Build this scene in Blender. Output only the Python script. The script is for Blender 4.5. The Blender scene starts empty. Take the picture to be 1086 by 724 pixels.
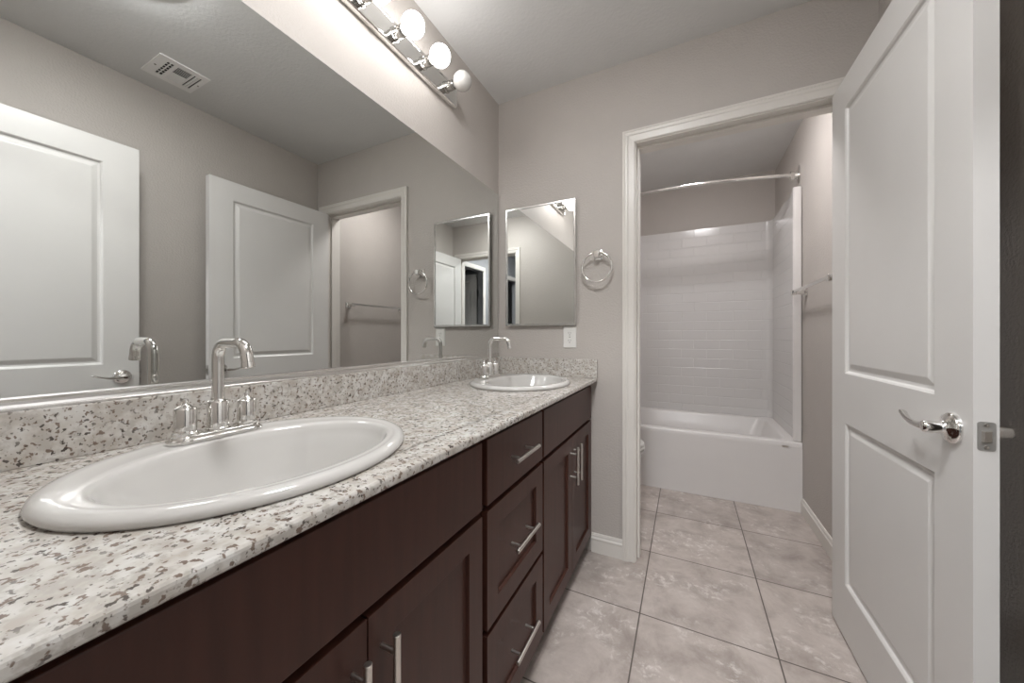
import bpy, bmesh, math, random
from mathutils import Vector, Matrix

C = bpy.context.scene.collection
SC = bpy.context.scene

# ------------------------------------------------------------------ camera, world, light, exposure
F_PX, YAW, U0, V0 = 374.5, 26.6, 540.0, 356.0
cam = bpy.data.cameras.new('camera')
cam.sensor_width = 36.0
cam.lens = F_PX / 1086 * 36
cam.shift_x = (543 - U0) / 1086
cam.shift_y = -(362 - V0) / 1086
cam.clip_start = 0.01
cam_ob = bpy.data.objects.new('camera', cam)
C.objects.link(cam_ob)
cam_ob.location = (0.976, 0, 1.10)
cam_ob.rotation_euler = (math.radians(90), 0, math.radians(YAW))
SC.camera = cam_ob

world = bpy.data.worlds.new('world')
SC.world = world
world.use_nodes = True
world.node_tree.nodes['Background'].inputs[0].default_value = (0.6, 0.62, 0.65, 1)
world.node_tree.nodes['Background'].inputs[1].default_value = 0.05

BULB_POWER = 5.0        # emission of the lit vanity globes
TUB_LAMP = 33.0          # emission of the lamp over the tub
HALL_FILL = 62.0        # emission of the unseen hall lamp, added for fill through the doorway
ENTRY_FILL = 26.5         # emission of the made-up entry ceiling lamp that fills the vanity room
vs = SC.view_settings
vs.view_transform = 'Standard'
vs.look = 'None'
vs.gamma = 1.0
vs.use_curve_mapping = False
vs.exposure = 1.72
SC.cycles.max_bounces = 16
SC.cycles.diffuse_bounces = 8
SC.cycles.glossy_bounces = 10
SC.cycles.use_denoising = True
SC.cycles.sample_clamp_indirect = 6.0

# ------------------------------------------------------------------ dimensions (metres)
YE = 1.81          # end wall, room face
YT = 1.93          # end wall, tub side face
YB = 3.53          # tub room back wall
XW = 1.625         # right wall
ZC = 2.445         # ceiling
YN = -0.03         # near wall, room face
YH = -0.15         # near wall, hall face
CT = 0.887         # countertop top
CF = 0.574         # countertop front
XF = 0.543         # cabinet door faces
DX0, DX1, DZ = 0.760, 1.527, 2.035   # doorway clear opening
ED0, ED1 = 0.765, 1.527               # entry doorway
YTUB = 2.77
ZRIM = 0.435

# ------------------------------------------------------------------ materials
def new_mat(name):
    m = bpy.data.materials.new(name)
    m.use_nodes = True
    nt = m.node_tree
    return m, nt, nt.nodes['Principled BSDF']

def N(nt, typ, **kw):
    n = nt.nodes.new(typ)
    for k, v in kw.items():
        setattr(n, k, v)
    return n

def ramp(nt, stops, interp='LINEAR'):
    n = nt.nodes.new('ShaderNodeValToRGB')
    cr = n.color_ramp
    cr.interpolation = interp
    while len(cr.elements) < len(stops):
        cr.elements.new(0.5)
    for e, (p, c) in zip(cr.elements, stops):
        e.position = p
        e.color = (c[0], c[1], c[2], 1) if len(c) == 3 else c
    return n

def plain(name, col, rough, metal=0.0, coat=0.0, noise=0.03, scale=8.0, spec=0.5, bump=None):
    """a procedural material: base colour with faint noise variation, optional fine bump"""
    m, nt, b = new_mat(name)
    tc = N(nt, 'ShaderNodeTexCoord')
    nz = N(nt, 'ShaderNodeTexNoise')
    nz.inputs['Scale'].default_value = scale
    nz.inputs['Detail'].default_value = 3
    nt.links.new(tc.outputs['Object'], nz.inputs['Vector'])
    lo = tuple(max(0, c * (1 - noise)) for c in col)
    hi = tuple(min(1, c * (1 + noise)) for c in col)
    r = ramp(nt, [(0.3, lo), (0.7, hi)])
    nt.links.new(nz.outputs['Fac'], r.inputs[0])
    nt.links.new(r.outputs[0], b.inputs['Base Color'])
    b.inputs['Roughness'].default_value = rough
    b.inputs['Metallic'].default_value = metal
    b.inputs['Coat Weight'].default_value = coat
    b.inputs['Coat Roughness'].default_value = 0.08
    b.inputs['Specular IOR Level'].default_value = spec
    if bump:
        sc, strength, dist = bump
        n2 = N(nt, 'ShaderNodeTexNoise')
        n2.inputs['Scale'].default_value = sc
        n2.inputs['Detail'].default_value = 2
        nt.links.new(tc.outputs['Object'], n2.inputs['Vector'])
        bp = N(nt, 'ShaderNodeBump')
        bp.inputs['Strength'].default_value = strength
        bp.inputs['Distance'].default_value = dist
        nt.links.new(n2.outputs['Fac'], bp.inputs['Height'])
        nt.links.new(bp.outputs[0], b.inputs['Normal'])
    return m

def emit_mat(name, col, strength):
    m, nt, b = new_mat(name)
    b.inputs['Base Color'].default_value = (0.85, 0.84, 0.82, 1)
    b.inputs['Roughness'].default_value = 0.3
    b.inputs['Emission Color'].default_value = (*col, 1)
    b.inputs['Emission Strength'].default_value = strength
    return m

WALL = (0.465, 0.43, 0.40)
M = {}
M['wall'] = plain('greige_wall_paint', WALL, 0.55, noise=0.015, spec=0.35, bump=(115, 0.5, 0.004))
M['ceiling'] = plain('greige_ceiling_paint', (0.67, 0.668, 0.66), 0.7, noise=0.015, spec=0.2, bump=(70, 0.3, 0.004))
M['white_paint'] = plain('white_door_paint', (0.65, 0.635, 0.615), 0.32, noise=0.01)
M['trim_paint'] = plain('white_trim_paint', (0.66, 0.63, 0.59), 0.35, noise=0.01)
M['chrome'] = plain('polished_chrome', (0.80, 0.79, 0.77), 0.07, metal=1, noise=0.01)
M['socket_chrome'] = plain('dark_nickel_chrome', (0.42, 0.41, 0.39), 0.16, metal=1, noise=0.02)
M['nickel'] = plain('satin_nickel', (0.66, 0.63, 0.59), 0.28, metal=1, noise=0.03, scale=60)
M['satin'] = plain('satin_latch_metal', (0.42, 0.41, 0.39), 0.4, metal=0.6, noise=0.03, scale=90)
M['alu'] = plain('bright_aluminium', (0.66, 0.65, 0.63), 0.22, metal=0.9, noise=0.02)
M['mirror'] = plain('silvered_glass', (0.68, 0.69, 0.675), 0.0, metal=1, noise=0.0)
M['cab_mirror'] = plain('cabinet_mirror_glass', (0.84, 0.85, 0.84), 0.0, metal=1, noise=0.0)
M['porcelain'] = plain('white_porcelain', (0.585, 0.572, 0.552), 0.10, coat=0.4, noise=0.01)
M['acrylic'] = plain('white_acrylic', (0.66, 0.635, 0.62), 0.28, coat=0.05, noise=0.01)
M['plastic'] = plain('white_plastic', (0.72, 0.71, 0.68), 0.35, noise=0.01)
M['dark'] = plain('dark_slot', (0.02, 0.018, 0.016), 0.7, noise=0.1)
M['vent_paint'] = plain('vent_enamel', (0.82, 0.815, 0.80), 0.4, noise=0.01)
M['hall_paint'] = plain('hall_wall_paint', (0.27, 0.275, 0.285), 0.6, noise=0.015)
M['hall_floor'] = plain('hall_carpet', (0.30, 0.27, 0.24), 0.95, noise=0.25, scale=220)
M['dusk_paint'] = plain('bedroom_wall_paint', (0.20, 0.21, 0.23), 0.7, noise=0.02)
M['bulb'] = emit_mat('lit_bulb', (1.0, 0.98, 0.965), BULB_POWER)
M['bulb_off'] = plain('opal_glass', (0.58, 0.565, 0.54), 0.12, coat=0.5, noise=0.01)
M['tub_lens'] = emit_mat('tub_lamp_lens', (1.0, 0.975, 0.98), TUB_LAMP)
M['hall_fill_lens'] = emit_mat('hall_fill_emitter', (0.97, 0.98, 1.0), HALL_FILL)
M['entry_fill_lens'] = emit_mat('entry_fill_emitter', (0.98, 0.99, 1.0), ENTRY_FILL)

def granite():
    m, nt, b = new_mat('speckled_granite')
    tc = N(nt, 'ShaderNodeTexCoord')
    L = nt.links.new
    def noise(scale, detail, off, rough=0.5):
        mp = N(nt, 'ShaderNodeMapping')
        mp.inputs['Location'].default_value = off
        L(tc.outputs['Object'], mp.inputs['Vector'])
        n = N(nt, 'ShaderNodeTexNoise')
        n.inputs['Scale'].default_value = scale
        n.inputs['Detail'].default_value = detail
        n.inputs['Roughness'].default_value = rough
        L(mp.outputs[0], n.inputs['Vector'])
        return n.outputs['Fac']
    def over(prev, col, fac):
        mx = N(nt, 'ShaderNodeMix', data_type='RGBA')
        L(fac, mx.inputs[0])
        L(prev, mx.inputs[6])
        mx.inputs[7].default_value = (*col, 1)
        return mx.outputs[2]
    base = ramp(nt, [(0.34, (0.44, 0.40, 0.355)), (0.5, (0.545, 0.52, 0.485)), (0.66, (0.61, 0.597, 0.572))])
    L(noise(38, 4, (3, 1, 7)), base.inputs[0])
    c = base.outputs[0]
    # grey-tan middle mottling
    r = ramp(nt, [(0.50, (0, 0, 0)), (0.60, (0.8, 0.8, 0.8))])
    L(noise(62, 4, (9, 4, 2)), r.inputs[0])
    c = over(c, (0.42, 0.39, 0.355), r.outputs[0])
    # brown flecks
    r = ramp(nt, [(0.59, (0, 0, 0)), (0.635, (0.9, 0.9, 0.9))])
    L(noise(118, 3, (21, 14, 5)), r.inputs[0])
    c = over(c, (0.155, 0.108, 0.082), r.outputs[0])
    # dark flecks gathered in loose clusters
    cl = ramp(nt, [(0.36, (0.45, 0.45, 0.45)), (0.6, (1, 1, 1))])
    L(noise(18, 1, (2, 31, 8)), cl.inputs[0])
    r = ramp(nt, [(0.60, (0, 0, 0)), (0.64, (0.97, 0.97, 0.97))])
    L(noise(128, 3, (41, 4, 25)), r.inputs[0])
    mu = N(nt, 'ShaderNodeMath', operation='MULTIPLY')
    L(cl.outputs[0], mu.inputs[0])
    L(r.outputs[0], mu.inputs[1])
    c = over(c, (0.065, 0.052, 0.045), mu.outputs[0])
    L(c, b.inputs['Base Color'])
    b.inputs['Roughness'].default_value = 0.16
    return m
M['granite'] = granite()

def espresso():
    m, nt, b = new_mat('espresso_stained_wood')
    tc = N(nt, 'ShaderNodeTexCoord')
    mp = N(nt, 'ShaderNodeMapping')
    mp.inputs['Scale'].default_value = (18, 18, 1.6)
    nt.links.new(tc.outputs['Object'], mp.inputs['Vector'])
    n = N(nt, 'ShaderNodeTexNoise')
    n.inputs['Scale'].default_value = 3
    n.inputs['Detail'].default_value = 5
    nt.links.new(mp.outputs[0], n.inputs['Vector'])
    r = ramp(nt, [(0.25, (0.045, 0.0165, 0.0108)), (0.75, (0.064, 0.0235, 0.016))])
    nt.links.new(n.outputs['Fac'], r.inputs[0])
    nt.links.new(r.outputs[0], b.inputs['Base Color'])
    b.inputs['Roughness'].default_value = 0.40
    b.inputs['Specular IOR Level'].default_value = 0.28
    b.inputs['Coat Weight'].default_value = 0.08
    b.inputs['Coat Roughness'].default_value = 0.25
    return m
M['wood'] = espresso()

def tile_floor():
    m, nt, b = new_mat('greige_stone_tile')
    L = nt.links.new
    tc = N(nt, 'ShaderNodeTexCoord')
    mp = N(nt, 'ShaderNodeMapping')
    s = 0.4475
    mp.inputs['Location'].default_value = (-(0.812 - 4 * s), -(1.485 - 6 * s), 0)
    L(tc.outputs['Object'], mp.inputs['Vector'])
    br = N(nt, 'ShaderNodeTexBrick', offset=0.0, squash=1.0, offset_frequency=2, squash_frequency=2)
    br.inputs['Scale'].default_value = 1.0
    br.inputs['Brick Width'].default_value = s
    br.inputs['Row Height'].default_value = s
    br.inputs['Mortar Size'].default_value = 0.0026
    br.inputs['Mortar Smooth'].default_value = 0.1
    br.inputs['Bias'].default_value = 0.0
    br.inputs['Color1'].default_value = (0.92, 0.92, 0.92, 1)
    br.inputs['Color2'].default_value = (1.06, 1.06, 1.06, 1)
    br.inputs['Mortar'].default_value = (1, 1, 1, 1)
    L(mp.outputs[0], br.inputs['Vector'])
    def noise(scale, detail, dist, off, rough=0.55):
        mq = N(nt, 'ShaderNodeMapping')
        mq.inputs['Location'].default_value = off
        L(tc.outputs['Object'], mq.inputs['Vector'])
        n = N(nt, 'ShaderNodeTexNoise')
        n.inputs['Scale'].default_value = scale
        n.inputs['Detail'].default_value = detail
        n.inputs['Roughness'].default_value = rough
        n.inputs['Distortion'].default_value = dist
        L(mq.outputs[0], n.inputs['Vector'])
        return n.outputs['Fac']
    body = ramp(nt, [(0.32, (0.30, 0.258, 0.232)), (0.5, (0.425, 0.372, 0.34)), (0.70, (0.52, 0.465, 0.43))])
    L(noise(7, 8, 0.3, (1, 2, 0), 0.68), body.inputs[0])
    # pale chalky flecks in drifting patches
    vein = ramp(nt, [(0.50, (0, 0, 0)), (0.62, (1, 1, 1))])
    L(noise(30, 7, 0.5, (7, 5, 0), 0.72), vein.inputs[0])
    mask = ramp(nt, [(0.49, (0, 0, 0)), (0.60, (0.72, 0.72, 0.72))])
    L(noise(5.0, 5, 0.4, (4, 11, 0), 0.62), mask.inputs[0])
    mu = N(nt, 'ShaderNodeMath', operation='MULTIPLY')
    L(vein.outputs[0], mu.inputs[0])
    L(mask.outputs[0], mu.inputs[1])
    mx = N(nt, 'ShaderNodeMix', data_type='RGBA')
    L(mu.outputs[0], mx.inputs[0])
    L(body.outputs[0], mx.inputs[6])
    mx.inputs[7].default_value = (0.68, 0.64, 0.61, 1)
    var = N(nt, 'ShaderNodeMix', data_type='RGBA', blend_type='MULTIPLY')
    var.inputs[0].default_value = 1.0
    L(mx.outputs[2], var.inputs[6])
    L(br.outputs['Color'], var.inputs[7])
    gr = N(nt, 'ShaderNodeMix', data_type='RGBA')
    L(br.outputs['Fac'], gr.inputs[0])
    L(var.outputs[2], gr.inputs[6])
    gr.inputs[7].default_value = (0.11, 0.092, 0.08, 1)
    L(gr.outputs[2], b.inputs['Base Color'])
    b.inputs['Roughness'].default_value = 0.42
    bp = N(nt, 'ShaderNodeBump', invert=True)
    bp.inputs['Strength'].default_value = 0.5
    bp.inputs['Distance'].default_value = 0.002
    L(br.outputs['Fac'], bp.inputs['Height'])
    L(bp.outputs[0], b.inputs['Normal'])
    return m
M['tile'] = tile_floor()

def surround_mat():
    m, nt, b = new_mat('embossed_tile_acrylic')
    L = nt.links.new
    tc = N(nt, 'ShaderNodeTexCoord')
    sx = N(nt, 'ShaderNodeSeparateXYZ')
    L(tc.outputs['Object'], sx.inputs[0])
    ad = N(nt, 'ShaderNodeMath', operation='ADD')
    L(sx.outputs[0], ad.inputs[0])
    L(sx.outputs[1], ad.inputs[1])
    cb = N(nt, 'ShaderNodeCombineXYZ')
    L(ad.outputs[0], cb.inputs[0])
    L(sx.outputs[2], cb.inputs[1])
    mp = N(nt, 'ShaderNodeMapping')
    mp.inputs['Location'].default_value = (0.03, 0.02, 0)
    L(cb.outputs[0], mp.inputs['Vector'])
    br = N(nt, 'ShaderNodeTexBrick', offset=0.5, squash=1.0)
    br.inputs['Scale'].default_value = 1.0
    br.inputs['Brick Width'].default_value = 0.196
    br.inputs['Row Height'].default_value = 0.0815
    br.inputs['Mortar Size'].default_value = 0.004
    br.inputs['Mortar Smooth'].default_value = 0.9
    L(mp.outputs[0], br.inputs['Vector'])
    bp = N(nt, 'ShaderNodeBump', invert=True)
    bp.inputs['Strength'].default_value = 0.55
    bp.inputs['Distance'].default_value = 0.003
    L(br.outputs['Fac'], bp.inputs['Height'])
    L(bp.outputs[0], b.inputs['Normal'])
    b.inputs['Base Color'].default_value = (0.64, 0.625, 0.615, 1)
    b.inputs['Roughness'].default_value = 0.16
    return m
M['surround'] = surround_mat()

# ------------------------------------------------------------------ mesh building helpers
class MB:
    def __init__(self):
        self.bm = bmesh.new()

    def quad(self, *pts):
        vs_ = [self.bm.verts.new(p) for p in pts]
        return self.bm.faces.new(vs_)

    def box(self, x0, x1, y0, y1, z0, z1):
        v = [self.bm.verts.new((x, y, z)) for z in (z0, z1) for y in (y0, y1) for x in (x0, x1)]
        for f in ((0, 2, 3, 1), (4, 5, 7, 6), (0, 1, 5, 4), (2, 6, 7, 3), (0, 4, 6, 2), (1, 3, 7, 5)):
            self.bm.faces.new([v[i] for i in f])
        return self

    def loft(self, loops, cap0=True, cap1=True, closed=True):
        rows = [[self.bm.verts.new(p) for p in l] for l in loops]
        n = len(rows[0])
        for a, b in zip(rows[:-1], rows[1:]):
            for i in range(n if closed else n - 1):
                j = (i + 1) % n
                self.bm.faces.new((a[i], a[j], b[j], b[i]))
        if cap0:
            self.bm.faces.new(list(reversed(rows[0])))
        if cap1:
            self.bm.faces.new(rows[-1])
        return self

    def lathe(self, prof, origin, axis='Z', seg=32, cap0=True, cap1=True):
        """prof: list of (radius, height along axis)"""
        o = Vector(origin)
        ax = {'X': (Vector((1, 0, 0)), Vector((0, 1, 0)), Vector((0, 0, 1))),
              'Y': (Vector((0, 1, 0)), Vector((0, 0, 1)), Vector((1, 0, 0))),
              'Z': (Vector((0, 0, 1)), Vector((1, 0, 0)), Vector((0, 1, 0)))}[axis]
        loops = []
        for r, h in prof:
            r = max(r, 1e-4)
            loops.append([o + ax[0] * h + ax[1] * (r * math.cos(2 * math.pi * i / seg)) + ax[2] * (r * math.sin(2 * math.pi * i / seg)) for i in range(seg)])
        return self.loft(loops, cap0, cap1)

    def tube(self, pts, r, seg=16, caps=True, closed=False, flat=1.0):
        """sweep a circle along pts; r is a number or one per point"""
        P = [Vector(p) for p in pts]
        n = len(P)
        R = r if isinstance(r, (list, tuple)) else [r] * n
        loops = []
        up = None
        for i in range(n):
            if closed:
                t = (P[(i + 1) % n] - P[i - 1]).normalized()
            else:
                t = (P[min(i + 1, n - 1)] - P[max(i - 1, 0)]).normalized()
            if up is None:
                up = Vector((0, 0, 1)) if abs(t.z) < 0.9 else Vector((0, 1, 0))
            a = t.cross(up).normalized()
            up = a.cross(t).normalized()
            rr = R[i]
            rx, ry = rr if isinstance(rr, tuple) else (rr, rr)
            loops.append([P[i] + a * (rx * math.cos(2 * math.pi * k / seg)) + up * (ry * math.sin(2 * math.pi * k / seg)) for k in range(seg)])
        if closed:
            loops.append(loops[0])
            return self.loft(loops, False, False)
        return self.loft(loops, caps, caps)

    def prism(self, poly, fn, a, b):
        """poly of 2D points; fn(p, t) gives a 3D point; extruded from a to b"""
        return self.loft([[fn(p, a) for p in poly], [fn(p, b) for p in poly]])

    def build(self, name, mat, parent=None, smooth=False, bevel=0.0, seg=2, auto=None, subsurf=0):
        bm = self.bm
        bmesh.ops.remove_doubles(bm, verts=bm.verts, dist=1e-5)
        bmesh.ops.recalc_face_normals(bm, faces=bm.faces)
        root = parent
        while root is not None and root.parent is not None:
            root = root.parent
        off = root.location if root is not None else Vector((0, 0, 0))
        for v in bm.verts:
            v.co = v.co - off
        me = bpy.data.meshes.new(name)
        if smooth:
            for f in bm.faces:
                f.smooth = True
        bm.to_mesh(me)
        bm.free()
        me.materials.append(mat)
        if smooth and auto is not None:
            me.set_sharp_from_angle(angle=math.radians(auto))
        o = bpy.data.objects.new(name, me)
        C.objects.link(o)
        if parent is not None:
            o.parent = parent
        if bevel:
            bv = o.modifiers.new('bevel', 'BEVEL')
            bv.width = bevel
            bv.segments = seg
            bv.limit_method = 'ANGLE'
            bv.angle_limit = math.radians(40)
        if subsurf:
            s = o.modifiers.new('subsurf', 'SUBSURF')
            s.levels = subsurf
            s.render_levels = subsurf
        return o

def tag(o, label=None, cat=None, group=None, kind=None):
    if label: o['label'] = label
    if cat: o['category'] = cat
    if group: o['group'] = group
    if kind: o['kind'] = kind
    return o

def thing(name, label, cat, loc, group=None, kind=None):
    o = bpy.data.objects.new(name, None)
    o.empty_display_size = 0.05
    o.location = loc
    C.objects.link(o)
    return tag(o, label, cat, group, kind)

def struct(o, label, cat):
    return tag(o, label, cat, kind='structure')

def copy_tree(o, parent=None):
    c = o.copy()
    C.objects.link(c)
    if parent is not None:
        c.parent = parent
    for ch in list(o.children):
        copy_tree(ch, c)
    return c

def rrect(x0, x1, y0, y1, r, n=6):
    pts = []
    for cx, cy, a0 in ((x1 - r, y1 - r, 0), (x0 + r, y1 - r, 90), (x0 + r, y0 + r, 180), (x1 - r, y0 + r, 270)):
        for i in range(n + 1):
            a = math.radians(a0 + 90 * i / n)
            pts.append((cx + r * math.cos(a), cy + r * math.sin(a)))
    return pts

def ellipse(cx, cy, ax, ay, z, n=72):
    return [(cx + ax * math.cos(2 * math.pi * i / n), cy + ay * math.sin(2 * math.pi * i / n), z) for i in range(n)]

def paneled(mb, xf, xb, y0, y1, z0, z1, panels, loops, both=False):
    """slab between x = xf (front) and xb, with panels [(ya,yb,za,zb)] cut in as stepped loops (inset, depth)"""
    def face(x, inward):
        ys = sorted({y0, y1} | {p[0] for p in panels} | {p[1] for p in panels})
        zs = sorted({z0, z1} | {p[2] for p in panels} | {p[3] for p in panels})
        for ya, yb in zip(ys[:-1], ys[1:]):
            for za, zb in zip(zs[:-1], zs[1:]):
                ym, zm = (ya + yb) / 2, (za + zb) / 2
                if any(p[0] < ym < p[1] and p[2] < zm < p[3] for p in panels):
                    continue
                mb.quad((x, ya, za), (x, yb, za), (x, yb, zb), (x, ya, zb))
        for (ya, yb, za, zb) in panels:
            ll = []
            for ins, dep in loops:
                xx = x + inward * dep
                ll.append([(xx, ya + ins, za + ins), (xx, yb - ins, za + ins), (xx, yb - ins, zb - ins), (xx, ya + ins, zb - ins)])
            mb.loft(ll, cap0=False, cap1=True)
    sgn = 1 if xb > xf else -1
    face(xf, sgn)
    if both:
        face(xb, -sgn)
    else:
        mb.quad((xb, y0, z0), (xb, y1, z0), (xb, y1, z1), (xb, y0, z1))
    mb.quad((xf, y0, z0), (xb, y0, z0), (xb, y0, z1), (xf, y0, z1))
    mb.quad((xf, y1, z0), (xb, y1, z0), (xb, y1, z1), (xf, y1, z1))
    mb.quad((xf, y0, z0), (xb, y0, z0), (xb, y1, z0), (xf, y1, z0))
    mb.quad((xf, y0, z1), (xb, y0, z1), (xb, y1, z1), (xf, y1, z1))
    return mb

# ------------------------------------------------------------------ the setting
b = MB().box(-0.12, XW + 0.12, YH, YB + 0.12, -0.06, 0)
struct(b.build('floor', M['tile']), 'greige stone-look tile floor with dark grout lines', 'floor')
b = MB().box(-0.12, XW + 0.12, YH, YB + 0.12, ZC, ZC + 0.08)
struct(b.build('ceiling', M['ceiling']), 'textured greige ceiling over vanity room and tub room', 'ceiling')
b = MB().box(-0.12, 0, YH, YT, 0, ZC)
struct(b.build('wall_left', M['wall']), 'textured greige wall carrying the long mirror and the bulb light bar', 'wall')
b = MB().box(XW, XW + 0.12, YH, YB + 0.12, 0, ZC)
struct(b.build('wall_right', M['wall']), 'greige wall behind the open doors running on into the tub room', 'wall')
def pierced(x0, x1, ya, yb, o0, o1, oz):
    return MB().box(x0, o0, ya, yb, 0, ZC).box(o1, x1, ya, yb, 0, ZC).box(o0, o1, ya, yb, oz, ZC)
b = pierced(0, XW, YE, YT, DX0 - 0.018, DX1 + 0.018, DZ + 0.018)
struct(b.build('wall_end', M['wall']), 'greige wall with the tub room doorway and the medicine cabinet', 'wall')
b = pierced(0, XW, YH, YN, ED0 - 0.018, ED1 + 0.018, DZ + 0.018)
struct(b.build('wall_near', M['wall']), 'greige wall with the entry doorway, seen in the cabinet mirror', 'wall')
b = MB().box(-0.12, XW + 0.12, YB, YB + 0.12, 0, ZC)
struct(b.build('wall_back', M['wall']), 'greige wall above the tub surround', 'wall')
b = MB().box(-0.03, 0.09, YT, YB, 0, ZC)
struct(b.build('wall_side', M['wall']), 'greige tub room wall behind the toilet tank', 'wall')

# jamb liners with stops, casings
def jamb(name, x0, x1, ya, yb, stop_y):
    m = MB()
    t = 0.018
    m.box(x0 - t, x0, ya, yb, 0, DZ + t).box(x1, x1 + t, ya, yb, 0, DZ + t).box(x0, x1, ya, yb, DZ, DZ + t)
    s0, s1 = stop_y
    m.box(x0, x0 + 0.011, s0, s1, 0, DZ).box(x1 - 0.011, x1, s0, s1, 0, DZ).box(x0 + 0.011, x1 - 0.011, s0, s1, DZ - 0.011, DZ)
    return m.build(name, M['trim_paint'], bevel=0.0015)
def casing(name, x0, x1, yw, out):
    """mitred casing round an opening; yw is the wall face, out = -1/+1 the side it stands on"""
    w = 0.057
    prof = [(0, 0), (0, 0.006), (0.004, 0.009), (0.012, 0.0095), (0.030, 0.012), (0.034, 0.0155), (0.043, 0.0165), (0.047, 0.014), (0.050, 0.0165), (0.057, 0.0165), (0.057, 0)]
    a0, a1, zt = x0 - 0.005, x1 + 0.005, DZ + 0.005
    loops = []
    for corner in range(4):
        l = []
        for d, h in prof:
            y = yw + out * h
            l.append([(a0 - d, y, 0), (a0 - d, y, zt + d), (a1 + d, y, zt + d), (a1 + d, y, 0)][corner])
        loops.append(l)
    return MB().loft(loops).build(name, M['trim_paint'])
jo = jamb('trim_1', DX0, DX1, YE, YT, (1.852, 1.89))
struct(jo, 'white jamb lining the tub room doorway', 'door frame')
p = MB()
p.box(DX0, DX0 + 0.0015, 1.812, 1.836, 0.88, 0.94)
tag(p.build('strike_plate', M['nickel'], jo), 'satin metal strike plate')
struct(casing('trim_2', DX0, DX1, YE, -1), 'white moulded casing round the tub room doorway', 'door casing')
struct(casing('trim_3', DX0, DX1, YT, 1), 'white casing on the tub side of the doorway', 'door casing')
struct(jamb('trim_4', ED0, ED1, YH, YN, (-0.11, -0.072)), 'white jamb lining the entry doorway', 'door frame')
struct(casing('trim_5', ED0, ED1, YN, 1), 'white casing round the entry doorway, seen in the cabinet mirror', 'door casing')
struct(casing('trim_6', ED0, ED1, YH, -1), 'white casing on the hall side of the entry doorway', 'door casing')

BASE = [(0, 0), (0.012, 0), (0.012, 0.062), (0.0135, 0.066), (0.0135, 0.072), (0.009, 0.079), (0.0085, 0.086), (0.005, 0.094), (0, 0.095)]
def base_y(name, xw, out, y0, y1, label):
    o = MB().prism(BASE, lambda p, t: (xw + out * p[0], t, p[1]), y0, y1).build(name, M['trim_paint'])
    return struct(o, label, 'baseboard')
def base_x(name, yw, out, x0, x1, label):
    o = MB().prism(BASE, lambda p, t: (t, yw + out * p[0], p[1]), x0, x1).build(name, M['trim_paint'])
    return struct(o, label, 'baseboard')
base_x('baseboard_end', YE, -1, XF + 0.001, DX0 - 0.063, 'short white baseboard between vanity and doorway casing')
base_y('baseboard_right', XW, -1, YT + 0.018, YTUB - 0.002, 'white baseboard on the tub room wall under the towel bar')
base_y('baseboard_entry', XW, -1, YN + 0.018, YE - 0.018, 'white baseboard on the wall behind the open doors')
base_y('baseboard_side', 0.09, 1, YT + 0.001, YTUB - 0.002, 'white baseboard behind the toilet')

# ------------------------------------------------------------------ hall beyond the entry (seen in the mirrors)
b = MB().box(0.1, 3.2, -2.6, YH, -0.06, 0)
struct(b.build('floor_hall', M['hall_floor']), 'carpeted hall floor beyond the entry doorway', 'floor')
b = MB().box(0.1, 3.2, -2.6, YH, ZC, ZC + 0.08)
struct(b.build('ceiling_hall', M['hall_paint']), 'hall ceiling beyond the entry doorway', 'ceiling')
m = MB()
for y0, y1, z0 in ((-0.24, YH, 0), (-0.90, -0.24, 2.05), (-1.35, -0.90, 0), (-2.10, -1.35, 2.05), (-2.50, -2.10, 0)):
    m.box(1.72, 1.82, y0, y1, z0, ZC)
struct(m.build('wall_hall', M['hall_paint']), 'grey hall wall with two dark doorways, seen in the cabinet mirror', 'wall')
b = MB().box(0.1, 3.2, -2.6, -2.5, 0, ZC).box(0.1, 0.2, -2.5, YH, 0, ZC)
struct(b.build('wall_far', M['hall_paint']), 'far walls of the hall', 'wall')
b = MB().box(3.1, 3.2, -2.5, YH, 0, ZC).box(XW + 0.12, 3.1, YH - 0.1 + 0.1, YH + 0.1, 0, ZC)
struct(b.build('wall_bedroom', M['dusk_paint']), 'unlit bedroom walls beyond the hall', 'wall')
def hall_casing(name, ya, yb, label):
    w, t = 0.06, 0.016
    m = MB()
    m.box(1.72 - t, 1.72, ya - w, ya, 0, 2.05).box(1.72 - t, 1.72, yb, yb + w, 0, 2.05).box(1.72 - t, 1.72, ya - w, yb + w, 2.05, 2.05 + w)
    struct(m.build(name, M['trim_paint'], bevel=0.004), label, 'door casing')
hall_casing('trim_7', -0.90, -0.24, 'white casing of the nearer hall doorway, seen in the cabinet mirror')
hall_casing('trim_8', -2.10, -1.35, 'white casing of the farther hall doorway')

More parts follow.
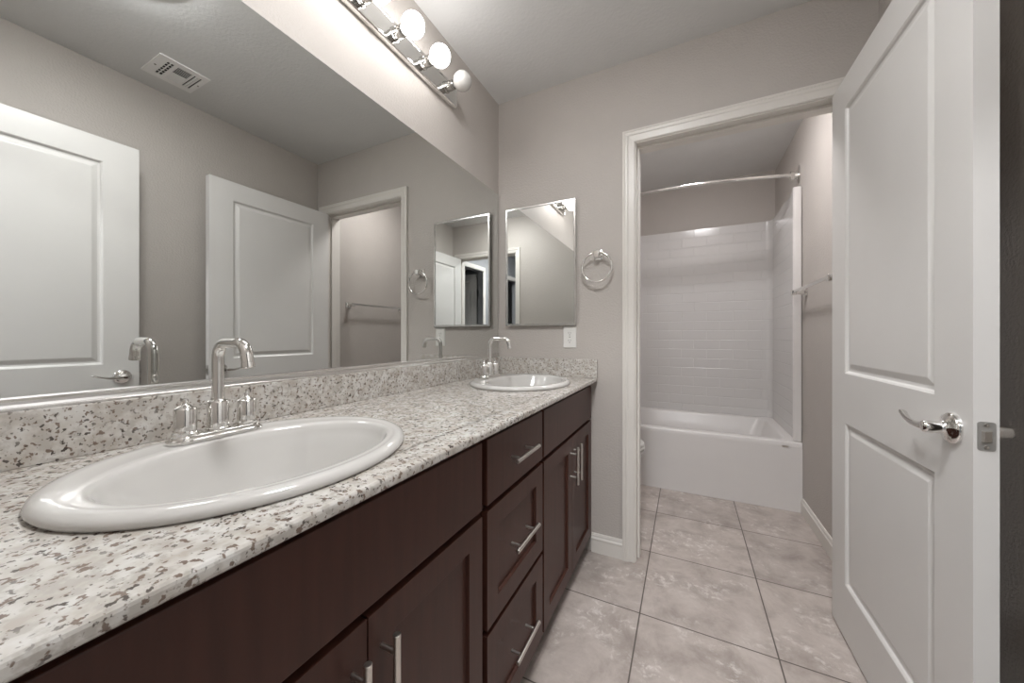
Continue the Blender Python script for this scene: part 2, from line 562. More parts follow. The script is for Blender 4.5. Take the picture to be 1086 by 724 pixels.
# ------------------------------------------------------------------ panel doors
PANEL_LOOPS = [(0, 0), (0.005, 0.004), (0.008, 0.0095), (0.016, 0.0105), (0.020, 0.0095), (0.034, 0.0045), (0.037, 0.004)]
def lever(parent, xf, out, yr, zr, dy):
    """rosette, neck and wave lever on a door face at x = xf; out is the way it sticks out, dy where the lever points"""
    h = MB()
    h.lathe([(0.0335, 0), (0.0335, 0.004), (0.0315, 0.0075), (0.024, 0.011), (0.016, 0.0135), (0.0135, 0.017), (0.0125, 0.022)], (xf, yr, zr), 'X', 36) if out > 0 else \
        h.loft([[(xf - hh, yr + r * math.cos(2 * math.pi * i / 36), zr + r * math.sin(2 * math.pi * i / 36)) for i in range(36)] for r, hh in [(0.0335, 0), (0.0335, 0.004), (0.0315, 0.0075), (0.024, 0.011), (0.016, 0.0135), (0.0135, 0.017), (0.0125, 0.022)]])
    ros = h.build('door_handle', M['chrome'], parent, smooth=True, auto=45)
    ros['label'] = 'polished chrome lever handle'
    l = MB()
    x = lambda d: xf + out * d
    l.loft([[(x(d), yr + r * math.cos(2 * math.pi * i / 24), zr + r * math.sin(2 * math.pi * i / 24)) for i in range(24)] for d, r in ((0.016, 0.0105), (0.019, 0.0105), (0.0195, 0.0132), (0.042, 0.0132), (0.046, 0.0118), (0.048, 0.007))])
    pts, rad = [], []
    for i in range(15):
        t = i / 14
        pts.append((x(0.036 + 0.006 * math.sin(t * math.pi)), yr + dy * (0.004 + 0.104 * t), zr + 0.000 - 0.004 * math.sin(t * math.pi * 1.25) + 0.012 * t * t))
        rad.append((0.0098 - 0.0030 * math.sin(t * math.pi * 0.8), 0.0098 - 0.0050 * min(1, t * 1.5)) if t < 0.97 else (0.006, 0.003))
    l.tube(pts, rad, 14)
    l.build('lever', M['chrome'], ros, smooth=True, auto=50)

def make_door(name, hx, yh, yl, label, rotz=0.0):
    """leaf with its visible face at x = hx looking to -x; hinge edge y = yh, latch edge y = yl"""
    T = 0.035
    root = thing(name, label, 'door', (hx + T, yh, 0.0), kind='structure')
    d = 1 if yl > yh else -1
    ya, yb = min(yh, yl), max(yh, yl)
    p0, p1 = ya + 0.122, yb - 0.122
    m = MB()
    paneled(m, hx, hx + T, ya, yb, 0.010, 2.030, [(p0, p1, 0.205, 0.787), (p0, p1, 0.965, 1.920)], PANEL_LOOPS, both=True)
    m.build('door_leaf', M['white_paint'], root, bevel=0.0012, seg=1)
    yr = yl - d * 0.060
    lever(root, hx, -1, yr, 0.902, -d)
    lever(root, hx + T, 1, yr, 0.902, -d)
    # latch plate with bolt and screws on the latch edge
    lp = MB()
    zc = 0.902
    pl_ = [(x_, z_) for x_, z_ in rrect(hx + 0.005, hx + 0.030, zc - 0.0285, zc + 0.0285, 0.005, 4)]
    lp.loft([[(p_[0], yl + d * e, p_[1]) for p_ in pl_] for e in (0, 0.0012)])
    plate = lp.build('latch_plate', M['satin'], root)
    bl = MB()
    bl.loft([[(hx + 0.0105, yl + d * 0.001, zc - 0.011), (hx + 0.0255, yl + d * 0.001, zc - 0.011), (hx + 0.0255, yl + d * 0.001, zc + 0.011), (hx + 0.0105, yl + d * 0.001, zc + 0.011)],
             [(hx + 0.0105, yl + d * 0.0115, zc - 0.010), (hx + 0.0235, yl + d * 0.003, zc - 0.010), (hx + 0.0235, yl + d * 0.003, zc + 0.010), (hx + 0.0105, yl + d * 0.0115, zc + 0.010)]])
    bl.build('latch_bolt', M['nickel'], plate, bevel=0.001)
    for s in (-1, 1):
        sc = MB()
        sc.loft([[(hx + 0.0175 + r * math.cos(a), yl + d * e, zc + s * 0.0215 + r * math.sin(a)) for a in [2 * math.pi * k / 14 for k in range(14)]] for r, e in ((0.0038, 0.001), (0.0036, 0.0019), (0.0016, 0.0021), (0.001, 0.0010))])
        sc.build('screw', M['nickel'], plate, smooth=True, auto=30)
    # hinges on the hinge edge: leaf plate and knuckle on the far corner
    for z in (0.20, 0.985, 1.765):
        h = MB()
        h.box(hx + 0.002, hx + T, yh - d * 0.0005, yh - d * 0.002, z - 0.045, z + 0.045)
        h.lathe([(0.0055, 0), (0.0055, 0.090)], (hx + T + 0.004, yh - d * 0.006, z - 0.045), 'Z', 14)
        h.build('hinge', M['nickel'], root, bevel=0.0005, seg=1)
    return root
make_door('door_1', 1.487, 1.800, 1.042, 'white two-panel door standing open beside the tub room doorway')
make_door('door_2', 1.487, -0.006, 0.752, 'white two-panel entry door lying open, seen at the left of the long mirror')
d3 = thing('door_3', 'dim grey door open in the hall, seen in the mirrored medicine cabinet', 'door', (1.80, -0.90, 0), kind='structure')
m = MB()
paneled(m, -0.935, -0.90, 1.80, 2.50, 0.012, 2.02, [(1.92, 2.38, 0.205, 0.787), (1.92, 2.38, 0.965, 1.92)], PANEL_LOOPS, both=True)
for v in m.bm.verts:                      # built facing x, turned to face y
    v.co = Vector((v.co.y, v.co.x, v.co.z))
m.build('door_leaf', M['white_paint'], d3)
m = MB().box(1.785, 1.80, -0.935, -0.90, 1.70, 1.79).box(1.785, 1.80, -0.935, -0.90, 0.2, 0.29)
m.build('hinge', M['nickel'], d3)

# ------------------------------------------------------------------ vanity cabinets
def pull(parent, x, y, z, vertical, length=0.150):
    m = MB()
    h = length / 2
    ax = Vector((0, 0, 1)) if vertical else Vector((0, 1, 0))
    c = Vector((x + 0.032, y, z))
    m.tube([c - ax * h, c - ax * (h - 0.0008), c + ax * (h - 0.0008), c + ax * h], [0.0052, 0.006, 0.006, 0.0052], 20)
    o = m.build('pull', M['nickel'], parent, smooth=True, auto=40)
    o['label'] = 'satin nickel bar pull'
    for s in (-1, 1):
        q = c + ax * (s * 0.048)
        MB().tube([(x, q.y, q.z), (x + 0.030, q.y, q.z)], 0.0042, 14).build('pull_post', M['nickel'], o, smooth=True, auto=40)
XC = XF - 0.020       # carcass / face frame front
TOPZ = CT - 0.020
def carcass(root, y0, y1):
    m = MB()
    t = 0.016
    m.box(0.004, XC - 0.019, y0, y0 + t, 0.0, TOPZ).box(0.004, XC - 0.019, y1 - t, y1, 0.0, TOPZ)
    m.box(0.004, XC - 0.019, y0 + t, y1 - t, 0.085, 0.101)
    m.box(0.004, 0.010, y0 + t, y1 - t, 0.101, TOPZ)
    m.box(XC - 0.095, XC - 0.080, y0 + t, y1 - t, 0, 0.085)          # toe kick board
    m.box(XC - 0.019, XC, y0, y0 + 0.035, 0.085, TOPZ).box(XC - 0.019, XC, y1 - 0.035, y1, 0.085, TOPZ)
    m.box(XC - 0.019, XC, y0 + 0.035, y1 - 0.035, 0.085, 0.105).box(XC - 0.019, XC, y0 + 0.035, y1 - 0.035, TOPZ - 0.03, TOPZ)
    m.box(XC - 0.019, XC, y0 + 0.035, y1 - 0.035, 0.655, 0.690)
    return m.build('carcass', M['wood'], root)
SHK = [(0, 0), (0.0015, 0.0085), (0.002, 0.009)]
def shaker(root, name, y0, y1, z0, z1, rail=0.056):
    m = MB()
    paneled(m, XF, XC + 0.0012, y0, y1, z0, z1, [(y0 + rail, y1 - rail, z0 + rail, z1 - rail)], SHK)
    return m.build(name, M['wood'], root, bevel=0.0016, seg=2)
def slab(root, name, y0, y1, z0, z1):
    return MB().box(XC + 0.0012, XF, y0, y1, z0, z1).build(name, M['wood'], root, bevel=0.002, seg=2)

def sink_base(y0, y1, label):
    root = thing('sink_base_cabinet', label, 'cabinet', (XC, (y0 + y1) / 2, 0), 'espresso sink base cabinets')
    carcass(root, y0, y1)
    slab(root, 'false_front', y0 + 0.006, y1 - 0.006, 0.684, 0.846)
    ym = (y0 + y1) / 2
    for a, b_, py in ((y0 + 0.006, ym - 0.0015, ym - 0.028), (ym + 0.0015, y1 - 0.006, ym + 0.028)):
        d = shaker(root, 'cabinet_door', a, b_, 0.088, 0.670)
        pull(d, XF, py, 0.560, True, 0.155)
    return root
sb1 = sink_base(0.040, 0.728, 'dark espresso cabinet under the nearer sink, left of the drawers')
sb2 = sink_base(1.124, 1.806, 'dark espresso cabinet under the far sink, beside the end wall')
root = thing('drawer_cabinet', 'dark espresso three-drawer cabinet between the two sink cabinets', 'cabinet', (XC, 0.926, 0))
m_ = carcass(root, 0.7285, 1.1235)
for k, (z0, z1) in enumerate(((0.684, 0.846), (0.378, 0.670), (0.088, 0.364))):
    d = slab(root, 'drawer', 0.746, 1.116, z0, z1) if k == 0 else shaker(root, 'drawer', 0.746, 1.116, z0, z1)
    pull(d, XF, 0.928, (0.765, 0.525, 0.227)[k], False, 0.155)
f = MB().box(0.004, XC, YN + 0.001, 0.0395, 0.085, TOPZ)
tag(f.build('filler_panel', M['wood']), 'narrow espresso filler panel between vanity cabinet and near wall', 'panel')

# ------------------------------------------------------------------ granite countertop with backsplashes
SINKS = (0.366, 1.445)
top = thing('countertop', 'long pale granite vanity top with dark brown flecks', 'countertop', (0.3, 0.9, TOPZ))
m = MB()
bm = m.bm
edges = []
def ring(pts):
    v = [bm.verts.new(p) for p in pts]
    for i in range(len(v)):
        edges.append(bm.edges.new((v[i], v[(i + 1) % len(v)])))
zt = CT
ring([(0.002, YN + 0.002, zt), (CF, YN + 0.002, zt), (CF, YE - 0.002, zt), (0.002, YE - 0.002, zt)])
for ys in SINKS:
    ring(ellipse(0.31, ys, 0.197, 0.235, zt, 64))
bmesh.ops.triangle_fill(bm, use_beauty=True, use_dissolve=False, edges=edges)
fs = list(bm.faces)
ret = bmesh.ops.extrude_face_region(bm, geom=fs)
for v in [g for g in ret['geom'] if isinstance(g, bmesh.types.BMVert)]:
    v.co.z -= 0.0195
m.build('slab', M['granite'], top, bevel=0.006, seg=3)
SPL = 0.020
m = MB().box(0.002, SPL, YN + 0.002, YE - 0.002, CT, 0.979)
m.build('backsplash', M['granite'], top, bevel=0.0015, seg=1)
m = MB().box(SPL + 0.0005, CF, YE - SPL, YE - 0.002, CT, 0.979)
m.build('backsplash', M['granite'], top, bevel=0.0015, seg=1)

# ------------------------------------------------------------------ sinks
def make_sink(ys, label):
    root = thing('sink', label, 'sink', (0.31, ys, CT), 'white drop-in oval sinks')
    m = MB()
    L_ = []
    cx = 0.31
    for ox, ax, ay, z in ((0, 0.208, 0.246, 0.8875), (0, 0.2155, 0.2535, 0.8885), (0, 0.2175, 0.2555, 0.893), (0, 0.2155, 0.2535, 0.8985), (0, 0.210, 0.248, 0.9028), (0.001, 0.203, 0.241, 0.9048),
                          (0.004, 0.194, 0.233, 0.9042), (0.008, 0.187, 0.228, 0.9034), (0.018, 0.170, 0.221, 0.9034), (0.024, 0.160, 0.215, 0.9034), (0.0255, 0.1565, 0.2115, 0.9022), (0.026, 0.154, 0.208, 0.8985), (0.0262, 0.1505, 0.203, 0.888), (0.026, 0.147, 0.197, 0.876),
                          (0.025, 0.138, 0.180, 0.855), (0.022, 0.126, 0.164, 0.815), (0.018, 0.104, 0.135, 0.780), (0.014, 0.074, 0.096, 0.760), (0.012, 0.045, 0.055, 0.7525), (0.010, 0.024, 0.024, 0.750)):
        L_.append(ellipse(cx + ox, ys, ax, ay, z))
    # underside, a shell 9 mm outside the bowl
    under = []
    for ox, ax, ay, z in ((0.010, 0.030, 0.030, 0.735), (0.012, 0.052, 0.062, 0.738), (0.014, 0.082, 0.104, 0.747), (0.018, 0.112, 0.143, 0.770), (0.022, 0.135, 0.173, 0.808), (0.020, 0.148, 0.190, 0.850), (0.014, 0.160, 0.204, 0.880), (0.004, 0.190, 0.230, 0.8875)):
        under.append(ellipse(cx + ox, ys, ax, ay, z))
    m.loft(L_ + under + [L_[0]], False, False)
    m.build('basin', M['porcelain'], root, smooth=True)
    d = MB()
    d.lathe([(0.0235, -0.004), (0.0235, 0.0012), (0.021, 0.003), (0.014, 0.0022), (0.013, 0.0045), (0.0005, 0.0055)], (cx + 0.010, ys, 0.7505), 'Z', 28)
    d.build('drain', M['chrome'], root, smooth=True, auto=40)
    return root
s1 = make_sink(SINKS[0], 'large white oval drop-in sink in the foreground of the countertop')
s2 = copy_tree(s1)
s2.location.y = SINKS[1]
s2['label'] = 'white oval drop-in sink at the far end, below the medicine cabinet'

# ------------------------------------------------------------------ faucets
def make_faucet(ys, label):
    fx, z0 = 0.150, 0.9044
    root = thing('faucet', label, 'faucet', (fx, ys, z0), 'chrome centerset faucets')
    m = MB()
    lp = []
    for ins, z in ((0, 0), (0, 0.004), (0.002, 0.006), (0.0035, 0.007), (0.0045, 0.011), (0.0075, 0.0135)):
        lp.append([(x, y, z0 + z) for x, y in rrect(fx - 0.026 + ins, fx + 0.026 - ins, ys - 0.078 + ins, ys + 0.078 - ins, 0.0255 - ins, 8)])
    m.loft(lp)
    m.build('base_plate', M['chrome'], root, smooth=True, auto=40)
    zb = z0 + 0.0135
    m = MB()
    m.lathe([(0.0195, 0), (0.0195, 0.003), (0.0175, 0.0045), (0.0172, 0.052), (0.0155, 0.055), (0.0118, 0.0575), (0.0112, 0.060)], (fx, ys, zb), 'Z', 32)
    body = m.build('spout_body', M['chrome'], root, smooth=True, auto=40)
    r = 0.0102
    pts = [(fx, ys, zb + 0.056 + 0.0128 * i) for i in range(6)]
    zc_, rb = 1.0865 - 0.030, 0.030
    for i in range(10):
        a = math.radians(180 - 90 * i / 9)
        pts.append((fx + rb + rb * math.cos(a), ys, zc_ + rb * math.sin(a)))
    x1 = fx + 0.072
    pts.append((x1 - 0.02, ys, zc_ + rb))
    for i in range(10):
        a = math.radians(90 - 78 * i / 9)
        pts.append((x1 + 0.030 * math.cos(a), ys, zc_ + 0.030 * math.sin(a)))
    e = Vector(pts[-1])
    dr = Vector((math.sin(math.radians(12)), 0, -math.cos(math.radians(12))))
    pts += [tuple(e + dr * 0.012), tuple(e + dr * 0.0125), tuple(e + dr * 0.022), tuple(e + dr * 0.0225)]
    rr = [r] * (len(pts) - 3) + [r * 1.06, r * 1.06, r * 0.85]
    pts = [p_ for p_ in pts]
    m = MB()
    m.tube(pts, rr, 24)
    m.build('spout', M['chrome'], root, smooth=True, auto=50)
    for s in (-1, 1):
        m = MB()
        m.lathe([(0.0195, 0), (0.0195, 0.004), (0.0165, 0.0065), (0.0162, 0.009), (0.0168, 0.0095), (0.0168, 0.046), (0.0155, 0.049), (0.0085, 0.0535), (0.0052, 0.056), (0.0042, 0.0585), (0.0046, 0.0625), (0.0032, 0.0655), (0.0005, 0.0665)], (fx, ys + s * 0.0508, zb), 'Z', 32)
        m.build('handle', M['chrome'], root, smooth=True, auto=35)
    return root
f1 = make_faucet(SINKS[0], 'chrome two-handle faucet on the nearer sink')
f2 = copy_tree(f1)
f2.location.y = SINKS[1]
f2['label'] = 'chrome two-handle faucet on the far sink in the corner'

# ------------------------------------------------------------------ long wall mirror
root = thing('wall_mirror', 'long frameless mirror over the granite backsplash', 'mirror', (0, 0.9, 0.979))
MZ0, MZ1, MY0, MY1 = 0.986, 1.917, YN + 0.004, 1.797
m = MB().box(0.001, 0.006, MY0, MY1, MZ0, MZ1)
m.build('mirror_glass', M['mirror'], root)
m = MB()
ch = [(0.001, 0.9795), (0.0145, 0.9795), (0.0150, 0.983), (0.0125, 0.985), (0.0105, 0.989), (0.0105, 0.994), (0.0120, 0.9985), (0.0105, 1.0015), (0.0065, 1.0015), (0.0065, 0.9852), (0.001, 0.9852)]
m.prism(ch, lambda p, t: (p[0], t, p[1]), MY0, MY1)
o = m.build('channel', M['alu'], root)
o['label'] = 'pale metal channel along the lower edge'

# ------------------------------------------------------------------ vanity light bar
LZ = 2.204
root = thing('vanity_light', 'chrome bar light with round globe bulbs above the mirror', 'light fixture', (0, 0.935, LZ))
m = MB()
L0, L1, LH = 0.577, 1.362, 0.047
lp = []
for ins, x in ((0, 0.001), (0, 0.020), (0.003, 0.024), (0.010, 0.024), (0.012, 0.0225)):
    lp.append([(x, L0 + ins, LZ - LH + ins), (x, L1 - ins, LZ - LH + ins), (x, L1 - ins, LZ + LH - ins), (x, L0 + ins, LZ + LH - ins)])
m.loft(lp)
m.build('back_plate', M['chrome'], root)
for k in range(5):
    y = 1.278 - 0.154 * k
    m = MB()
    m.lathe([(0.024, 0.0), (0.024, 0.003), (0.0205, 0.005), (0.0200, 0.022), (0.0206, 0.0225), (0.0206, 0.025), (0.0200, 0.0255), (0.0200, 0.042), (0.0185, 0.044), (0.0185, 0.036)], (0.0226, y, LZ), 'X', 28)
    so = m.build('socket', M['socket_chrome'], root, smooth=True, auto=40)
    m = MB()
    R = 0.040
    prof = [(0.0135, 0.0445), (0.0150, 0.049)]
    for i in range(4, 25):
        a = math.radians(180 - 180 * i / 24)
        prof.append((R * math.sin(a), 0.086 + R * math.cos(a)))
    m.lathe(prof, (0.0226, y, LZ), 'X', 32)
    bo = m.build('bulb', M['bulb_off'] if k == 0 else M['bulb'], root, smooth=True)
    bo['label'] = 'unlit white globe bulb' if k == 0 else 'glowing white globe bulb'

# ------------------------------------------------------------------ medicine cabinet
root = thing('medicine_cabinet', 'chrome-framed mirrored medicine cabinet on the end wall', 'cabinet', (0.262, YE, 1.155))
X0, X1, Z0, Z1 = 0.058, 0.466, 1.155, 1.815
m = MB().box(X0 + 0.004, X1 - 0.004, YE - 0.012, YE - 0.001, Z0 + 0.004, Z1 - 0.004)
m.build('body', M['alu'], root)
m = MB()
lp = []
for ins, y in ((0, YE - 0.012), (0, YE - 0.021), (0.002, YE - 0.0235), (0.010, YE - 0.0235), (0.012, YE - 0.0205), (0.012, YE - 0.0125)):
    lp.append([(X0 + ins, y, Z0 + ins), (X1 - ins, y, Z0 + ins), (X1 - ins, y, Z1 - ins), (X0 + ins, y, Z1 - ins)])
m.loft(lp, False, False)
m.build('frame', M['alu'], root)
m = MB().box(X0 + 0.012, X1 - 0.012, YE - 0.0195, YE - 0.0125, Z0 + 0.012, Z1 - 0.012)
m.build('mirror_glass', M['cab_mirror'], root)

# ------------------------------------------------------------------ outlet
root = thing('wall_outlet', 'white duplex outlet under the medicine cabinet corner', 'outlet', (0.4285, YE, 1.094))
m = MB()
lp = []
for ins, d in ((0, 0.0005), (0, 0.003), (0.003, 0.0055)):
    lp.append([(x, YE - d, z) for x, z in rrect(0.3935 + ins, 0.4635 - ins, 1.0365 + ins, 1.1515 - ins, 0.004, 3)])
m.loft(lp)
m.build('cover_plate', M['plastic'], root)
for zc in (1.0745, 1.1135):
    m = MB()
    pts = [(0.4285 + max(-0.0145, min(0.0145, 0.0172 * math.cos(2 * math.pi * i / 28))), zc + 0.0172 * math.sin(2 * math.pi * i / 28) * 0.82) for i in range(28)]
    m.loft([[(x, YE - d, z) for x, z in pts] for d in (0.0052, 0.0072)])
    rc = m.build('receptacle', M['plastic'], root)
    m = MB()
    for dx, hh in ((-0.0055, 0.0042), (0.0055, 0.0034)):
        m.box(0.4285 + dx - 0.0009, 0.4285 + dx + 0.0009, YE - 0.0074, YE - 0.0068, zc + 0.002 - hh, zc + 0.002 + hh)
    m.lathe([(0.0024, 0), (0.0024, 0.0006)], (0.4285, YE - 0.0074, zc - 0.0085), 'Y', 12)
    m.build('slot', M['dark'], rc)
m = MB().lathe([(0.003, 0), (0.003, 0.001)], (0.4285, YE - 0.0064, 1.094), 'Y', 14)
m.build('screw', M['alu'], root)

# ------------------------------------------------------------------ towel ring
root = thing('towel_ring', 'round chrome towel ring between medicine cabinet and doorway', 'towel ring', (0.578, YE, 1.515))
m = MB()
lp = []
for ins, d in ((0, 0.0005), (0, 0.006), (0.003, 0.009), (0.009, 0.011), (0.011, 0.030), (0.010, 0.034), (0.009, 0.052), (0.011, 0.055)):
    lp.append([(x, YE - d, z) for x, z in rrect(0.578 - 0.022 + ins, 0.578 + 0.022 - ins, 1.508 - 0.026 + ins, 1.508 + 0.026 - ins, 0.004, 3)])
m.loft(lp)
m.build('mount', M['chrome'], root, bevel=0.001, seg=1)
m = MB()
m.tube([(0.578 + 0.0735 * math.sin(2 * math.pi * i / 56), YE - 0.044, 1.4425 + 0.0735 * math.cos(2 * math.pi * i / 56)) for i in range(56)], 0.0053, 12, closed=True)
m.build('ring', M['chrome'], root, smooth=True)

# ------------------------------------------------------------------ ceiling vent
root = thing('ceiling_vent', 'white louvred air vent in the ceiling, seen in the mirror', 'vent', (1.376, 0.857, ZC))
VX0, VX1, VY0, VY1 = 1.268, 1.484, 0.757, 0.956
zf = ZC - 0.006
A = (VY0 + 0.040, VY0 + 0.066)     # end bank
B = (VY0 + 0.080, VY0 + 0.138)     # middle bank
D = (VY0 + 0.146, VY1 - 0.022)     # other end bank
x0, x1 = VX0 + 0.034, VX1 - 0.036
m = MB()
def plate(x0_, x1_, y0_, y1_):
    m.box(x0_, x1_, y0_, y1_, zf, ZC - 0.0006)
plate(VX0, x0, VY0, VY1)
plate(x1, VX1, VY0, VY1)
for ya, yb in ((VY0, A[0]), (A[1], B[0]), (B[1], D[0]), (D[1], VY1)):
    plate(x0, x1, ya, yb)
m.build('frame', M['vent_paint'], root)
m = MB().box(x0, x1, A[0], D[1], ZC - 0.0018, ZC - 0.0010)
m.build('duct', M['dark'], root)
for k in range(1, 2):
    MB().box(x0, x1, A[0] + 0.011, A[0] + 0.0145, zf, ZC - 0.002).build('slat', M['vent_paint'], root)
for k in range(1, 6):
    xx = x0 + (x1 - x0) * k / 6
    MB().box(xx - 0.0022, xx + 0.0022, A[0] + 0.001, A[1], zf + 0.0022, ZC - 0.002).build('damper', M['vent_paint'], root)
for k in range(12):
    xx = x0 + (x1 - x0) * (k + 0.5) / 12
    s = 0.0032 if k < 6 else 0.0052
    m = MB()
    t = 0.0035 if k < 6 else -0.0035
    m.loft([[(xx - s / 2, yy, zf), (xx + s / 2, yy, zf), (xx + s / 2 + t, yy, ZC - 0.002), (xx - s / 2 + t, yy, ZC - 0.002)] for yy in B])
    m.build('slat', M['vent_paint'], root)
for k in range(2):
    yy = D[0] + (D[1] - D[0]) * (k + 1) / 3
    MB().box(x0, x1, yy - 0.0035, yy + 0.0035, zf, ZC - 0.002).build('slat', M['vent_paint'], root)
for yy in (VY0 + 0.018, VY1 - 0.010):
    MB().lathe([(0.0045, -0.0016), (0.0045, 0)], ((VX0 + VX1) / 2, yy, zf), 'Z', 14).build('screw', M['alu'], root)

# ------------------------------------------------------------------ bathtub
TX0, TX1, TY1 = 0.095, XW - 0.002, YB - 0.003
root = thing('bathtub', 'white alcove bathtub with smooth apron in the tub room', 'bathtub', (0.86, YTUB, 0))
m = MB()
L_ = []
for ins_f, ins_b, ins_s, r, z in ((0.000, 0.0, 0.0, 0.004, 0.400), (0.000, 0.0, 0.0, 0.004, ZRIM - 0.010), (0.003, 0, 0, 0.004, ZRIM - 0.003), (0.010, 0, 0, 0.006, ZRIM),
                        (0.060, 0.045, 0.062, 0.05, ZRIM), (0.070, 0.054, 0.072, 0.06, ZRIM - 0.004), (0.080, 0.062, 0.082, 0.065, ZRIM - 0.016), (0.100, 0.085, 0.135, 0.08, 0.25), (0.120, 0.105, 0.190, 0.10, 0.13), (0.16, 0.145, 0.25, 0.12, 0.095), (0.24, 0.22, 0.36, 0.10, 0.088)):
    L_.append([(x, y, z) for x, y in rrect(TX0 + ins_s, TX1 - ins_s, YTUB + ins_f, TY1 - ins_b, r, 8)])
m.loft(L_, False, True)
m.build('tub_shell', M['acrylic'], root, smooth=True, auto=40)
m = MB().box(TX0, TX1, YTUB, YTUB + 0.030, 0.001, 0.400)
ap = m.build('apron', M['acrylic'], root)
m = MB().loft([[(x, YTUB - d, z) for x, z in rrect(1.518, 1.552, 0.398, 0.410, 0.003, 3)] for d in (0, 0.001)])
o = m.build('badge', M['nickel'], ap)
o['label'] = 'tiny grey maker badge'
m = MB().lathe([(0.035, -0.004), (0.035, 0.002), (0.03, 0.004), (0.012, 0.003)], (0.45, 3.14, 0.0885), 'Z', 24)
m.build('drain', M['chrome'], root, smooth=True, auto=40)

# tub surround: one moulded shell with coved corners
root = thing('tub_surround', 'glossy white tile-embossed surround panels around the bathtub', 'tub surround', (0.86, YB, ZRIM))
SY, SX1, SX0, r = YB - 0.014, XW - 0.026, 0.09 + 0.026, 0.045
inner = [(SX0, YTUB + 0.035)]
for i in range(9):
    a = math.radians(180 - 90 * i / 8)
    inner.append((SX0 + r + r * math.cos(a), SY - r + r * math.sin(a)))
for i in range(9):
    a = math.radians(90 - 90 * i / 8)
    inner.append((SX1 - r + r * math.cos(a), SY - r + r * math.sin(a)))
inner.append((SX1, YTUB + 0.035))
outer = [(XW - 0.002, YTUB + 0.035), (XW - 0.002, YB - 0.002), (0.092, YB - 0.002), (0.092, YTUB + 0.035)]
poly = inner + outer
m = MB()
m.loft([[(x, y, z) for x, y in poly] for z in (ZRIM + 0.001, 2.028, 2.034)], True, True)
m.build('panel', M['surround'], root, smooth=True, auto=30)
for xa, xb in ((SX1 - 0.020, XW - 0.002), (0.092, SX0 + 0.020)):
    m = MB().box(xa, xb, YTUB + 0.012, YTUB + 0.036, ZRIM + 0.001, 2.036)
    m.build('edge_flange', M['acrylic'], root, bevel=0.008, seg=3)

# ------------------------------------------------------------------ curved shower rod
root = thing('shower_rod', 'curved chrome shower curtain rod above the bathtub', 'shower rod', (0.86, 2.85, 2.13))
RY, RZ = 2.845, 2.130
m = MB()
pts = []
xa, xb = 0.112, XW - 0.022
for i in range(49):
    t = i / 48
    pts.append((xa + (xb - xa) * t, RY - 0.135 * math.sin(math.pi * t) ** 0.9, RZ))
m.tube(pts, 0.0125, 18)
m.build('rod', M['chrome'], root, smooth=True, auto=50)
for xw_, s in ((XW - 0.001, -1), (0.091, 1)):
    m = MB()
    lp = []
    for ins, d in ((0, 0), (0, 0.004), (0.004, 0.007), (0.012, 0.011), (0.016, 0.026), (0.013, 0.030), (0.013, 0.046)):
        ry, rz = 0.030 - ins * 0.95, 0.060 - ins * 2.4
        lp.append([(xw_ + s * d, RY + ry * math.cos(2 * math.pi * k / 28), RZ + rz * math.sin(2 * math.pi * k / 28)) for k in range(28)])
    m.loft(lp)
    m.build('flange', M['chrome'], root, smooth=True, auto=45)

# ------------------------------------------------------------------ towel bar
root = thing('towel_bar', 'chrome towel bar on the tub room wall beside the bathtub', 'towel bar', (XW, 2.39, 1.365))
BX, BZ = XW - 0.062, 1.368
m = MB().box(BX - 0.007, BX + 0.007, 2.065, 2.725, BZ - 0.008, BZ + 0.008)
m.build('bar', M['chrome'], root, bevel=0.003, seg=2)
for y in (2.085, 2.700):
    m = MB()
    lp = []
    for ins, x in ((0, XW - 0.0008), (0, XW - 0.006), (0.004, XW - 0.010), (0.010, XW - 0.014), (0.012, BX + 0.012), (0.009, BX + 0.008), (0.009, BX - 0.011), (0.012, BX - 0.013)):
        lp.append([(x, yy, zz) for yy, zz in rrect(y - 0.023 + ins, y + 0.023 - ins, BZ - 0.005 - 0.024 + ins, BZ - 0.005 + 0.024 - ins, 0.004, 3)])
    m.loft(lp)
    m.build('post', M['chrome'], root, bevel=0.001, seg=1)

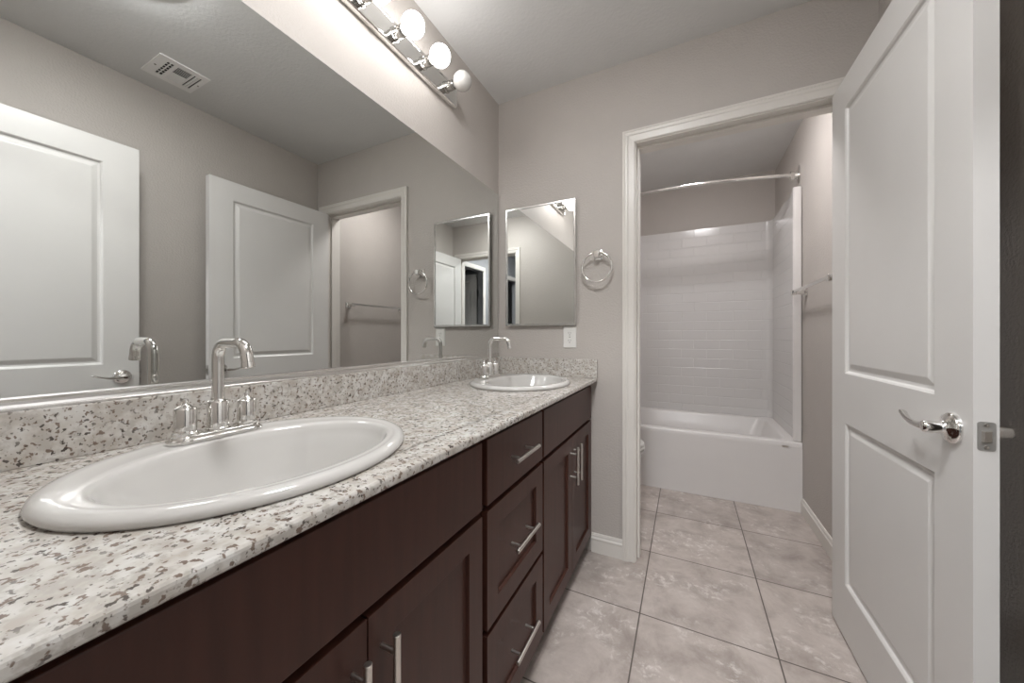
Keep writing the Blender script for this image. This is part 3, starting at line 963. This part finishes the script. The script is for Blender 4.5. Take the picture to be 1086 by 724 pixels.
# ------------------------------------------------------------------ toilet
root = thing('toilet', 'white toilet whose bowl tip peeks past the doorway jamb', 'toilet', (0.42, 2.35, 0))
TYc = 2.35
m = MB()
L_ = []
for cx, ax, ay, z in ((0.40, 0.190, 0.105, 0.0), (0.40, 0.190, 0.105, 0.03), (0.40, 0.175, 0.095, 0.10), (0.41, 0.190, 0.110, 0.20), (0.44, 0.235, 0.150, 0.29), (0.475, 0.258, 0.178, 0.355), (0.480, 0.262, 0.183, 0.385), (0.480, 0.255, 0.178, 0.392)):
    L_.append(ellipse(cx, TYc, ax, ay, z, 40))
m.loft(L_)
m.box(0.12, 0.34, TYc - 0.10, TYc + 0.10, 0.25, 0.388)
m.build('bowl', M['porcelain'], root, smooth=True, auto=50)
for nm, z0, z1, ax in (('seat', 0.3935, 0.411, 0.258), ('lid', 0.413, 0.432, 0.255)):
    m = MB()
    m.loft([ellipse(0.488, TYc, ax - i, 0.186 - i, z, 48) for i, z in ((0.006, z0), (0, z0 + 0.005), (0, z1 - 0.006), (0.006, z1))])
    m.build(nm, M['plastic'], root, smooth=True, auto=50)
m = MB()
m.loft([[(x, y, z) for x, y in rrect(0.110 + i, 0.292 - i, TYc - 0.215 + i, TYc + 0.215 - i, 0.03, 5)] for i, z in ((0.012, 0.389), (0.004, 0.45), (0, 0.72))])
tk = m.build('tank', M['porcelain'], root, smooth=True, auto=40)
m = MB()
m.loft([[(x, y, z) for x, y in rrect(0.104 + i, 0.300 - i, TYc - 0.224 + i, TYc + 0.224 - i, 0.032, 5)] for i, z in ((0.002, 0.7205), (0, 0.730), (0.004, 0.752), (0.014, 0.758))])
m.build('tank_lid', M['porcelain'], root, smooth=True, auto=40)
m = MB().tube([(0.293, TYc - 0.15, 0.67), (0.312, TYc - 0.15, 0.67), (0.314, TYc - 0.14, 0.668), (0.316, TYc - 0.08, 0.655)], 0.007, 10)
m.build('flush_lever', M['chrome'], root, smooth=True, auto=50)

# ------------------------------------------------------------------ ceiling lamps outside the view; hall and entry ones added as fill
def flush_lamp(label, x, y, R, lens):
    root = thing('ceiling_lamp', label, 'ceiling lamp', (x, y, ZC))
    MB().lathe([(R + 0.012, -0.001), (R + 0.012, -0.022), (R, -0.026), (R, -0.010)], (x, y, ZC), 'Z', 40).build('rim', M['vent_paint'], root, smooth=True, auto=40)
    MB().lathe([(R - 0.001, -0.012), (R - 0.001, -0.026), (R * 0.8, -0.045), (R * 0.45, -0.057), (0.001, -0.060)], (x, y, ZC), 'Z', 40).build('lens', lens, root, smooth=True, auto=50)
flush_lamp('round ceiling lamp over the tub room floor', 1.10, 2.25, 0.11, M['tub_lens'])
flush_lamp('round ceiling lamp added in the hall as unseen fill light', 0.95, -1.00, 0.17, M['hall_fill_lens'])
flush_lamp('round fill lamp added out of view just inside the entry', 0.80, 0.48, 0.15, M['entry_fill_lens'])
